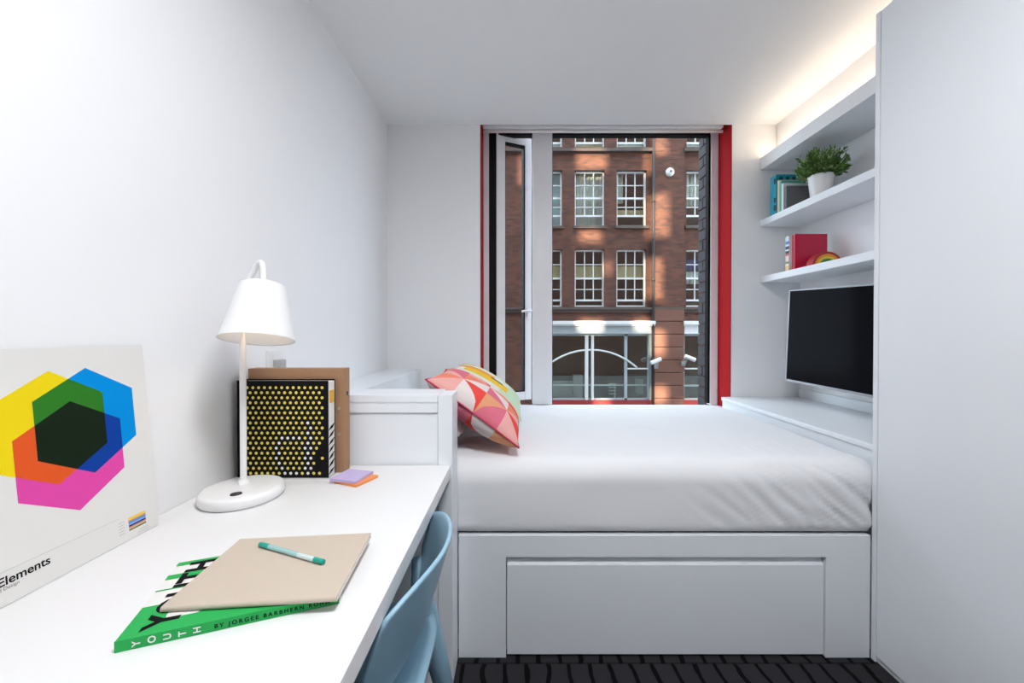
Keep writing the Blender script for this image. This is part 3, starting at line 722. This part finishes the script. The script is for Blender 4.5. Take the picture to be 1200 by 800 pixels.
# kraft folder behind
kf = thing('kraft_file', 'brown cardboard file box standing behind the dotted file', 'file', (-0.69, 1.258, ZD))
KR = mat('kraft_board', (0.40,0.22,0.12), 0.85, var=0.06, vscale=40, bump=0.15, bscale=300)
kx0, kx1, ky0, ky1, kz0, kz1, kt = -0.838, -0.5416, 1.236, 1.279, ZD, ZD+0.324, 0.002
bm = bmesh.new()
box(bm, kx0, kx1, ky0, ky0+kt, kz0, kz1); box(bm, kx0, kx1, ky1-kt, ky1, kz0, kz1); box(bm, kx0, kx0+kt, ky0+kt, ky1-kt, kz0, kz1)
box(bm, kx0+kt, kx1, ky0+kt, ky1-kt, kz0, kz0+kt); box(bm, kx0+kt, kx1, ky0+kt, ky1-kt, kz1-kt, kz1)
obj('box_body', bm, KR, kf)
hy_, hz_, hr_ = 1.262, ZD+0.243, 0.0075
ya_, yb_, za_, zb_ = ky0+kt, ky1-kt, kz0+kt, kz1-kt
angs = sorted([2*math.pi*q/32 for q in range(32)] + [math.atan2(z-hz_, y-hy_) % (2*math.pi) for y in (ya_, yb_) for z in (za_, zb_)])
def edge_pt(a):
    c, s_ = math.cos(a), math.sin(a)
    ts = [((yb_ if c > 0 else ya_)-hy_)/c if abs(c) > 1e-9 else 1e9, ((zb_ if s_ > 0 else za_)-hz_)/s_ if abs(s_) > 1e-9 else 1e9]
    t_ = min(ts); return hy_+c*t_, hz_+s_*t_
bm = bmesh.new(); rg4 = []
for a in angs:
    ey, ez = edge_pt(a); cy_, cz_ = hy_+hr_*math.cos(a), hz_+hr_*math.sin(a)
    rg4.append([bm.verts.new(p) for p in ((kx1-kt, ey, ez), (kx1, ey, ez), (kx1, cy_, cz_), (kx1-kt, cy_, cz_))])
for q in range(len(rg4)):
    a, b_ = rg4[q], rg4[(q+1) % len(rg4)]
    for w in range(4): bm.faces.new((a[w], a[(w+1)%4], b_[(w+1)%4], b_[w]))
obj('side_panel', bm, KR, kf)
Mx = basis((0,0,0), Vector((0,1,0)), Vector((0,0,1)), Vector((1,0,0)))
bm = bmesh.new(); lathe(bm, [(0.0095,0),(0.0095,0.0010),(0.0075,0.0012),(0.0072,0.0)], 24, Matrix.Translation((kx1, hy_, hz_)) @ Mx)
obj('eyelet', bm, mat('eyelet_metal', (0.35,0.30,0.24), 0.4, metal=0.6, var=0.1), kf)
for z in (0.20, 0.12):
    bm = bmesh.new(); lathe(bm, [(0.005,0),(0.005,0.0012),(0,0.0018)], 14, Matrix.Translation((-0.557,1.236,ZD+z)) @ basis((0,0,0),Vector((1,0,0)),Vector((0,0,1)),Vector((0,-1,0)))); obj('rivet', bm, mat('rivet_metal', (0.5,0.4,0.3), 0.4, metal=0.7, var=0.05), kf)
# sticky notes
def pad(name, loc, rz, s, h, m, label):
    bm = bmesh.new(); N = 5
    for q in range(N): box(bm, -s/2+0.0003*(q%2), s/2, -s/2, s/2-0.0003*(q%2), h*q/N, h*(q+1)/N-0.0002)
    o = obj(name, bm, m); o.location = loc; o.rotation_euler = (0,0,rz); return tag(o, label, 'sticky notes', 'sticky note pads on the desk')
pad('sticky_note_pad', (-0.477, 1.172, ZD+0.0005), math.radians(-24), 0.086, 0.007, mat('note_orange', (0.90,0.32,0.10), 0.7, var=0.03), 'orange sticky note pad lying under the lilac one')
pad('sticky_note_pad', (-0.492, 1.176, ZD+0.0078), math.radians(-14), 0.086, 0.007, mat('note_lilac', (0.56,0.47,0.74), 0.7, var=0.03), 'lilac sticky note pad lying on top of the orange one')

# green book
GRN = mat('book_green', (0.03,0.40,0.095), 0.6, spec=0.12, var=0.04)
INK = mat('ink_black', (0.008,0.008,0.009), 0.7, spec=0.08, var=0.1)
ang = math.radians(20.9)
bk = thing('paperback_book', 'green and white paperback book with black lettering under the beige notebook', 'book', (-0.5477, 0.5374, ZD), (0,0,ang))
BL, BWD, BT = 0.278, 0.203, 0.0155
bm = bmesh.new(); box(bm, 0, BL, 0, BWD, 0.0005, BT); obj('cover', bm, [PAPER], bk, local=True)
bm = bmesh.new(); box(bm, -0.0006, BL+0.0004, -0.0008, 0.0, 0.0005, BT+0.0004); obj('spine', bm, GRN, bk, local=True)
T0 = BT + 0.0004
def poly(name, pts, z, m, parent):
    b = bmesh.new(); prism(b, pts, z, z+0.0002, None); return obj(name, b, m, parent, local=True)
def rnd(x0,x1,y0,y1,r=0.008):
    p = []
    for cx, cy, a0 in ((x1-r,y0+r,-90),(x1-r,y1-r,0),(x0+r,y1-r,90),(x0+r,y0+r,180)):
        for q in range(6): a = math.radians(a0+18*q); p.append((cx+r*math.cos(a), cy+r*math.sin(a)))
    return p
poly('cover_print', [(0,0),(BL,0),(BL,BWD),(0.12,BWD),(0.12,0.071),(0,0.071)], T0-0.0002, GRN, bk)
poly('cover_print', rnd(0.042,0.088,0.029,0.075), T0, PAPER, bk)
poly('cover_print', rnd(0.132,0.152,0.040,0.09), T0, PAPER, bk)
for a, b_, c in ((0.110,0.113,0.06),(0.143,0.157,0.05),(0.186,0.198,0.085)): poly('cover_print', [(0,a),(c,a),(c,b_),(0,b_)], T0, GRN, bk)
Mb = basis(Vector((0.060, 0.012, T0+0.0003)), Vector((0,1,0)), Vector((-1,0,0)), Vector((0,0,1)))
text('cover_lettering', 'YOUTH', 0.054, INK, bk, Mb @ Matrix.Diagonal((0.92,1.0,1,1)), bold=0.0022, spacing=1.08)
for k, c in enumerate('YOUTH'):
    Ms = basis(Vector((0.018+0.0172*k+0.009, -0.0011, 0.0035)), Vector((0,0,1)), Vector((-1,0,0)), Vector((0,-1,0)))
    text('spine_lettering', c, 0.0125, WPR, bk, Ms @ Matrix.Diagonal((1.0,1.0,1,1)), bold=0.0003)
Ms = basis(Vector((0.112, -0.0011, 0.0045)), Vector((1,0,0)), Vector((0,0,1)), Vector((0,-1,0)))
text('spine_lettering', 'BY JORGEE BARBHERN ROHM', 0.0085, INK, bk, Ms, spacing=1.42, bold=0.0002)

# beige notebook
a5 = math.radians(5.4)
nb = thing('notebook', 'plain beige notebook lying on the green book', 'notebook', (-0.5345, 0.5925, ZD+BT+0.0012), (0,0,a5))
KB = mat('notebook_board', (0.56,0.475,0.385), 0.8, var=0.02, vscale=20, bump=0.08, bscale=300)
NL, NWd, NT = 0.2535, 0.1975, 0.0085
bm = bmesh.new(); box(bm, 0, NL, 0.001, NWd, 0, 0.0009); box(bm, 0, NL, 0.001, NWd, NT-0.0009, NT); obj('cover', bm, KB, nb, local=True)
bm = bmesh.new(); prism(bm, [(0.0012 + 0.00425*(1-math.cos(t))*0.0 - 0.0035*math.sin(t), 0.00425 - 0.00425*math.cos(t)) for t in [math.pi*q/10 for q in range(11)]], 0, NL, Mx @ Matrix.Identity(4)); obj('spine', bm, KB, nb, local=True, smooth=False)
bx('pages', 0.001, NL-0.001, 0.002, NWd-0.001, 0.001, NT-0.001, PAPER, nb, local=True, bevel=0)
# pen
pa, pb = Vector((-0.4948,0.760,0)), Vector((-0.3435,0.7005,0)); zpen = ZD+BT+0.0012+NT+0.0049
pn = thing('pen', 'teal ballpoint pen lying on the beige notebook', 'pen', (pa.x, pa.y, zpen), (0,0,math.atan2(pb.y-pa.y, pb.x-pa.x)))
PL = (pb-pa).length; Mz = basis((0,0,0), Vector((0,1,0)), Vector((0,0,1)), Vector((1,0,0)))
TE = mat('pen_teal', (0.0,0.34,0.27), 0.3, var=0.05); TB = mat('pen_barrel', (0.33,0.58,0.58), 0.25, var=0.04); TC = mat('pen_clear', (0.62,0.74,0.72), 0.15, var=0.03)
bm = bmesh.new(); lathe(bm, [(0,0),(0.0040,0.0),(0.0046,0.002),(0.0046,0.025),(0.0040,0.026)], 18, Mz); obj('cap', bm, TE, pn, local=True, smooth=True)
bm = bmesh.new(); lathe(bm, [(0.0040,0.024),(0.0043,0.026),(0.0043,0.10),(0.0042,0.102)], 18, Mz); obj('barrel', bm, TB, pn, local=True, smooth=True)
bm = bmesh.new(); lathe(bm, [(0.0042,0.101),(0.0046,0.103),(0.0046,PL-0.022)], 18, Mz); obj('sleeve', bm, TC, pn, local=True, smooth=True)
bm = bmesh.new(); lathe(bm, [(0.0046,PL-0.022),(0.0046,PL-0.002),(0.0040,PL),(0,PL)], 18, Mz); obj('end_plug', bm, TE, pn, local=True, smooth=True)

# poster leaning on the wall
ps = thing('poster', 'cream poster of overlapping coloured hexagons leaning on the left wall', 'poster', (-0.815, 0.0, ZD+0.001))
vdir = Vector((-0.035,0,0.407)).normalized(); udir = Vector((0,1,0)); ndir = udir.cross(vdir).normalized()
MP = basis((0,0,0), udir, vdir, ndir)
PW0, PW1, PH = 0.306, 0.900, 0.4085
bm = bmesh.new(); prism(bm, [(PW0,0),(PW1,0),(PW1,PH),(PW0,PH)], -0.0025, 0.0, MP); obj('board', bm, mat('poster_cream', (0.76,0.745,0.72), 0.75, var=0.01), ps, local=True)
hexes = {'c': [(0.778,0.264)], 'y': [(0.7165,0.264)], 'm': [(0.7462,0.204)]}
def hexa(cx, cy, R=0.1030): return [(cx+R*math.sin(math.radians(60*k)), cy+R*math.cos(math.radians(60*k))) for k in range(6)]
def clip(P, Q):
    def area(p): return sum(p[i][0]*p[(i+1)%len(p)][1]-p[(i+1)%len(p)][0]*p[i][1] for i in range(len(p)))/2
    if area(Q) < 0: Q = Q[::-1]
    out = P
    for i in range(len(Q)):
        a, b = Q[i], Q[(i+1)%len(Q)]; inp = out; out = []
        ins = lambda p: (b[0]-a[0])*(p[1]-a[1])-(b[1]-a[1])*(p[0]-a[0]) >= -1e-12
        for k in range(len(inp)):
            p, q = inp[k], inp[(k+1)%len(inp)]
            if ins(p): out.append(p)
            if ins(p) != ins(q):
                d1 = (b[0]-a[0])*(p[1]-a[1])-(b[1]-a[1])*(p[0]-a[0]); d2 = (b[0]-a[0])*(q[1]-a[1])-(b[1]-a[1])*(q[0]-a[0]); t = d1/(d1-d2)
                out.append((p[0]+(q[0]-p[0])*t, p[1]+(q[1]-p[1])*t))
    return out
hy, hc, hm = hexa(*hexes['y'][0]), hexa(*hexes['c'][0]), hexa(*hexes['m'][0])
def pr(name, c): return mat(name, c, 0.7, spec=0.08, var=0.02)
layers = [(hy,'ink_yellow',(0.86,0.66,0.01)),(hc,'ink_cyan',(0.0,0.27,0.72)),(hm,'ink_magenta',(0.74,0.07,0.38)),(clip(hy,hc),'ink_green',(0.03,0.20,0.02)),(clip(hy,hm),'ink_orange',(0.75,0.10,0.02)),(clip(hc,hm),'ink_blue',(0.005,0.05,0.33)),(clip(clip(hy,hc),hm),'ink_dark',(0.008,0.018,0.008))]
for k, (pl, nm, col) in enumerate(layers):
    bm = bmesh.new(); lvl = 0 if k < 3 else (1 if k < 6 else 2); z = 0.0001 + 0.00015*lvl + 0.00003*k
    bm.faces.new([bm.verts.new(MP @ Vector((x, y, z))) for x, y in pl]); obj('hexagon_print', bm, pr(nm, col), ps, local=True)
text('title_lettering', 'Elements', 0.0196, INK, ps, MP @ Matrix.Translation((0.6215,0.0320,0.0003)), bold=0.0004, spacing=1.0)
text('small_lettering', 'Art and Design', 0.0075, mat('ink_grey', (0.12,0.12,0.12), 0.6, var=0.05), ps, MP @ Matrix.Translation((0.603,0.0245,0.0003)))
bm = bmesh.new(); prism(bm, [(0.42,0.0545),(0.815,0.0520),(0.815,0.0526),(0.42,0.0551)], 0.0, 0.0003, MP); obj('rule_line', bm, mat('ink_pale', (0.52,0.50,0.48), 0.7, var=0.03), ps, local=True)
sc_ = [(0.80,0.60,0.12),(0.75,0.25,0.12),(0.10,0.28,0.66),(0.30,0.48,0.80),(0.02,0.04,0.22),(0.62,0.28,0.18),(0.75,0.50,0.30),(0.08,0.16,0.05)]
hts = [5,2,4,2,3,2.4,2,2.4]; zt = 0.0455
for k, (c, h) in enumerate(zip(sc_, hts)):
    hh = h*0.0275/sum(hts); bm = bmesh.new(); prism(bm, [(0.833,zt-hh),(0.8705,zt-hh),(0.8705,zt),(0.833,zt)], 0.0, 0.0003, MP); zt -= hh
    obj('swatch_print', bm, pr('swatch_%s' % 'abcdefgh'[k], c), ps, local=True)
for (x, y, w) in [(0.812,0.042-0.006*q,0.012) for q in range(5)] + [(0.855,0.010,0.020),(0.850,0.005,0.03)]:
    bm = bmesh.new(); prism(bm, [(x,y),(x+w,y),(x+w,y+0.0012),(x,y+0.0012)], 0.0, 0.0003, MP); obj('small_print', bm, MATS['ink_pale'], ps, local=True)

# wall socket above the riser
so = thing('wall_socket', 'small white socket with a plug on the left wall behind the lamp', 'socket', (XL, 1.397, 1.068))
bx('plate', XL, XL+0.009, 1.354, 1.440, 1.032, 1.104, WHITE, so, bevel=0.002)
bm = bmesh.new(); box(bm, XL+0.009, XL+0.034, 1.38, 1.418, 1.038, 1.072); obj('plug', bm, mat('plug_grey', (0.45,0.45,0.46), 0.4, var=0.05), so, bevel=0.004)

# ------------------------------------------------------------------ things on the shelves
def book(name, x0, x1, y0, y1, z0, h, m, label, pages=True):
    t = thing(name, label, 'book', ((x0+x1)/2, (y0+y1)/2, z0)); th = 0.002
    b = bmesh.new(); box(b, x0, x1, y0, y0+th, z0, z0+h); box(b, x0, x1, y1-th, y1, z0, z0+h); obj('cover', b, m, t)
    s = bx('spine', x0-0.001, x0+th, y0, y1, z0, z0+h, m, t, bevel=0.0008)
    bx('pages', x0+th, x1-0.004, y0+th, y1-th, z0+0.003, z0+h-0.003, PAPER, t, bevel=0)
    return t, s
S2, S3 = 1.901, 1.533
TQ = mat('book_turquoise', (0.0,0.30,0.42), 0.4, var=0.08, vscale=20); PAT = mat('book_pattern', (0.015,0.02,0.03), 0.5, var=0.2)
t, s = book('hardback_book', 1.592, 1.762, 2.462, 2.520, S2, 0.240, TQ, 'tall turquoise hardback book with dark motifs at the back of the shelf')
for q, (z, h) in enumerate(((0.02,0.035),(0.07,0.03),(0.185,0.035))): bx('motif', 1.5902, 1.5912, 2.464, 2.484, S2+z, S2+z+h, PAT, s, bevel=0)
for x in (1.61, 1.65, 1.69): bx('motif', x, x+0.022, 2.4612, 2.4622, S2+0.205, S2+0.226, PAT, t, bevel=0)
book('hardback_book', 1.597, 1.745, 2.440, 2.458, S2, 0.198, mat('book_sand', (0.66,0.56,0.34), 0.5, var=0.1), 'sand-coloured book between the turquoise and teal books')
book('hardback_book', 1.597, 1.745, 2.422, 2.438, S2, 0.188, mat('book_teal', (0.10,0.40,0.38), 0.5, var=0.1), 'slim teal book between the sand-coloured and pale books')
book('hardback_book', 1.597, 1.742, 2.402, 2.420, S2, 0.165, mat('book_pale', (0.66,0.76,0.74), 0.5, var=0.05), 'pale mint book between the teal and grey books')
book('hardback_book', 1.600, 1.742, 2.378, 2.400, S2, 0.140, mat('book_grey', (0.13,0.13,0.135), 0.6, var=0.05), 'small charcoal grey book beside the plant pot')

pc = Vector((1.68, 2.216, S2))
pl = thing('potted_plant', 'bushy green plant in a white pot on the shelf', 'plant', pc)
bm = bmesh.new(); lathe(bm, [(0,0),(0.044,0),(0.047,0.004),(0.0605,0.128),(0.062,0.133),(0.059,0.135),(0.056,0.125),(0.053,0.115)], 40); obj('pot', bm, mat('pot_white', (0.84,0.84,0.84), 0.3, var=0.01), pl, local=True, smooth=True)
bm = bmesh.new(); lathe(bm, [(0,0.112),(0.054,0.112),(0.053,0.106),(0,0.106)], 24); obj('soil', bm, mat('soil', (0.03,0.02,0.012), 0.95, var=0.4, vscale=60), pl, local=True)
rg = random.Random(11); bm = bmesh.new(); st = bmesh.new()
for k in range(150):
    az = rg.uniform(0, 2*math.pi); el = rg.uniform(0.35, 1.5); L = rg.uniform(0.11, 0.175)
    dv = Vector((math.cos(az)*math.cos(el), math.sin(az)*math.cos(el), math.sin(el)*0.95 + 0.10))
    base = Vector((math.cos(az)*0.035*rg.random(), math.sin(az)*0.035*rg.random(), 0.115)); pts = []
    for q in range(6):
        s_ = q/5; pts.append(base + dv*L*s_*0.92 + Vector((0,0,-0.03*s_*s_*math.cos(el))))
    for p in pts:
        rr = math.hypot(p.x, p.y)
        if p.z > 0.27: p.z = 0.27
        if rr > 0.105: p.x *= 0.105/rr; p.y *= 0.105/rr
    tube(st, pts, 0.0009, 4, caps=False)
    for q in range(16):
        s_ = rg.uniform(0.3, 1.0); i = min(4, int(s_*5)); p = pts[i].lerp(pts[i+1], s_*5-i)
        dl = (dv + Vector((rg.gauss(0,.55), rg.gauss(0,.55), rg.gauss(0.05,.5)))).normalized(); a, b = frame_dir(dl); wv = (a*math.cos(rg.random()*6)+b*math.sin(rg.random()*6)).normalized()
        ll = rg.uniform(0.022, 0.036); ww = ll*0.17; nv = dl.cross(wv)
        q0, q1, q2, q3 = p, p+dl*ll*0.5+wv*ww, p+dl*ll, p+dl*ll*0.5-wv*ww
        if any(abs((pc+v).x) > 1.845 or (pc+v).z > 2.222 for v in (q1, q2, q3)): continue
        f = bm.faces.new([bm.verts.new(v) for v in (q0, q1+nv*0.002, q2, q3+nv*0.002)]); f.material_index = rg.choice([0,0,0,1,1,2])
obj('stems', st, mat('stem_green', (0.05,0.09,0.02), 0.7, var=0.2), pl, local=True)
fo = obj('foliage', bm, [mat('leaf_dark', (0.055,0.14,0.022), 0.55, var=0.2), mat('leaf_mid', (0.13,0.26,0.045), 0.5, var=0.2), mat('leaf_pale', (0.36,0.46,0.20), 0.5, var=0.2)], pl, local=True); fo['kind'] = 'stuff'

CR = mat('book_crimson', (0.56,0.008,0.055), 0.4, var=0.03)
t, s = book('hardback_book', 1.620, 1.806, 2.330, 2.357, S3, 0.210, CR, 'crimson hardback book standing on the lowest shelf')
t, s = book('hardback_book', 1.606, 1.79, 2.362, 2.392, S3, 0.208, PAPER, 'white book with a colourful striped spine behind the crimson book')
zz = S3 + 0.002
for c, h in (((0.80,0.55,0.25),0.03),((0.85,0.8,0.7),0.012),((0.15,0.25,0.08),0.012),((0.80,0.66,0.62),0.035),((0.62,0.10,0.16),0.014),((0.02,0.02,0.03),0.014),((0.75,0.80,0.88),0.01),((0.02,0.03,0.12),0.018),((0.65,0.78,0.90),0.012),((0.10,0.22,0.50),0.018),((0.60,0.75,0.90),0.02)):
    bx('spine_stripe', 1.6040, 1.6048, 2.362, 2.392, zz, zz+h, mat('stripe_%.2f_%.2f' % (c[0], c[2]), c, 0.5, var=0.05), s, bevel=0); zz += h
rb = thing('rainbow_arch', 'wooden rainbow of nested arches in front of the crimson book', 'toy', (1.732, 2.255, S3))
for k, (ro, c) in enumerate(((0.087,(0.42,0.02,0.02)),(0.074,(0.80,0.30,0.02)),(0.061,(0.80,0.55,0.04)),(0.048,(0.05,0.22,0.04)),(0.035,(0.03,0.10,0.30)))):
    ri = ro - 0.0125; pts = [(ro*math.cos(math.pi*q/24), ro*math.sin(math.pi*q/24)) for q in range(25)] + [(ri*math.cos(math.pi*q/24), ri*math.sin(math.pi*q/24)) for q in range(24,-1,-1)]
    bm = bmesh.new(); vsA = [[bm.verts.new((x, y, z)) for x, z in pts] for y in (-0.025, 0.025)]; n = len(pts)
    for a in range(24):
        b_ = n-1-a
        bm.faces.new((vsA[0][a], vsA[0][a+1], vsA[0][b_-1], vsA[0][b_])); bm.faces.new((vsA[1][b_], vsA[1][b_-1], vsA[1][a+1], vsA[1][a]))
    for a in range(n): bm.faces.new((vsA[0][a], vsA[0][(a+1)%n], vsA[1][(a+1)%n], vsA[1][a]))
    obj('arch', bm, mat('arch_%d' % k, c, 0.45, var=0.05), rb, local=True)

# ------------------------------------------------------------------ ceiling lamp of the room (above the camera, out of the picture)
cl = thing('ceiling_light_offscreen', 'round flush white ceiling light in the middle of the room', 'ceiling light', (0.20, 0.30, ZC))
bm = bmesh.new(); lathe(bm, [(0.0,-0.002),(0.26,-0.002),(0.26,-0.045),(0.25,-0.05),(0.245,-0.04),(0.243,-0.01)], 48); obj('housing', bm, WHITE, cl, local=True, smooth=True)
bm = bmesh.new(); lathe(bm, [(0.243,-0.03),(0.17,-0.045),(0,-0.05)], 48); obj('diffuser_offscreen', bm, mat('diffuser', (0.9,0.9,0.9), 0.5, emit=(0.97,0.98,1.0), estr=48.0), cl, local=True, smooth=True)
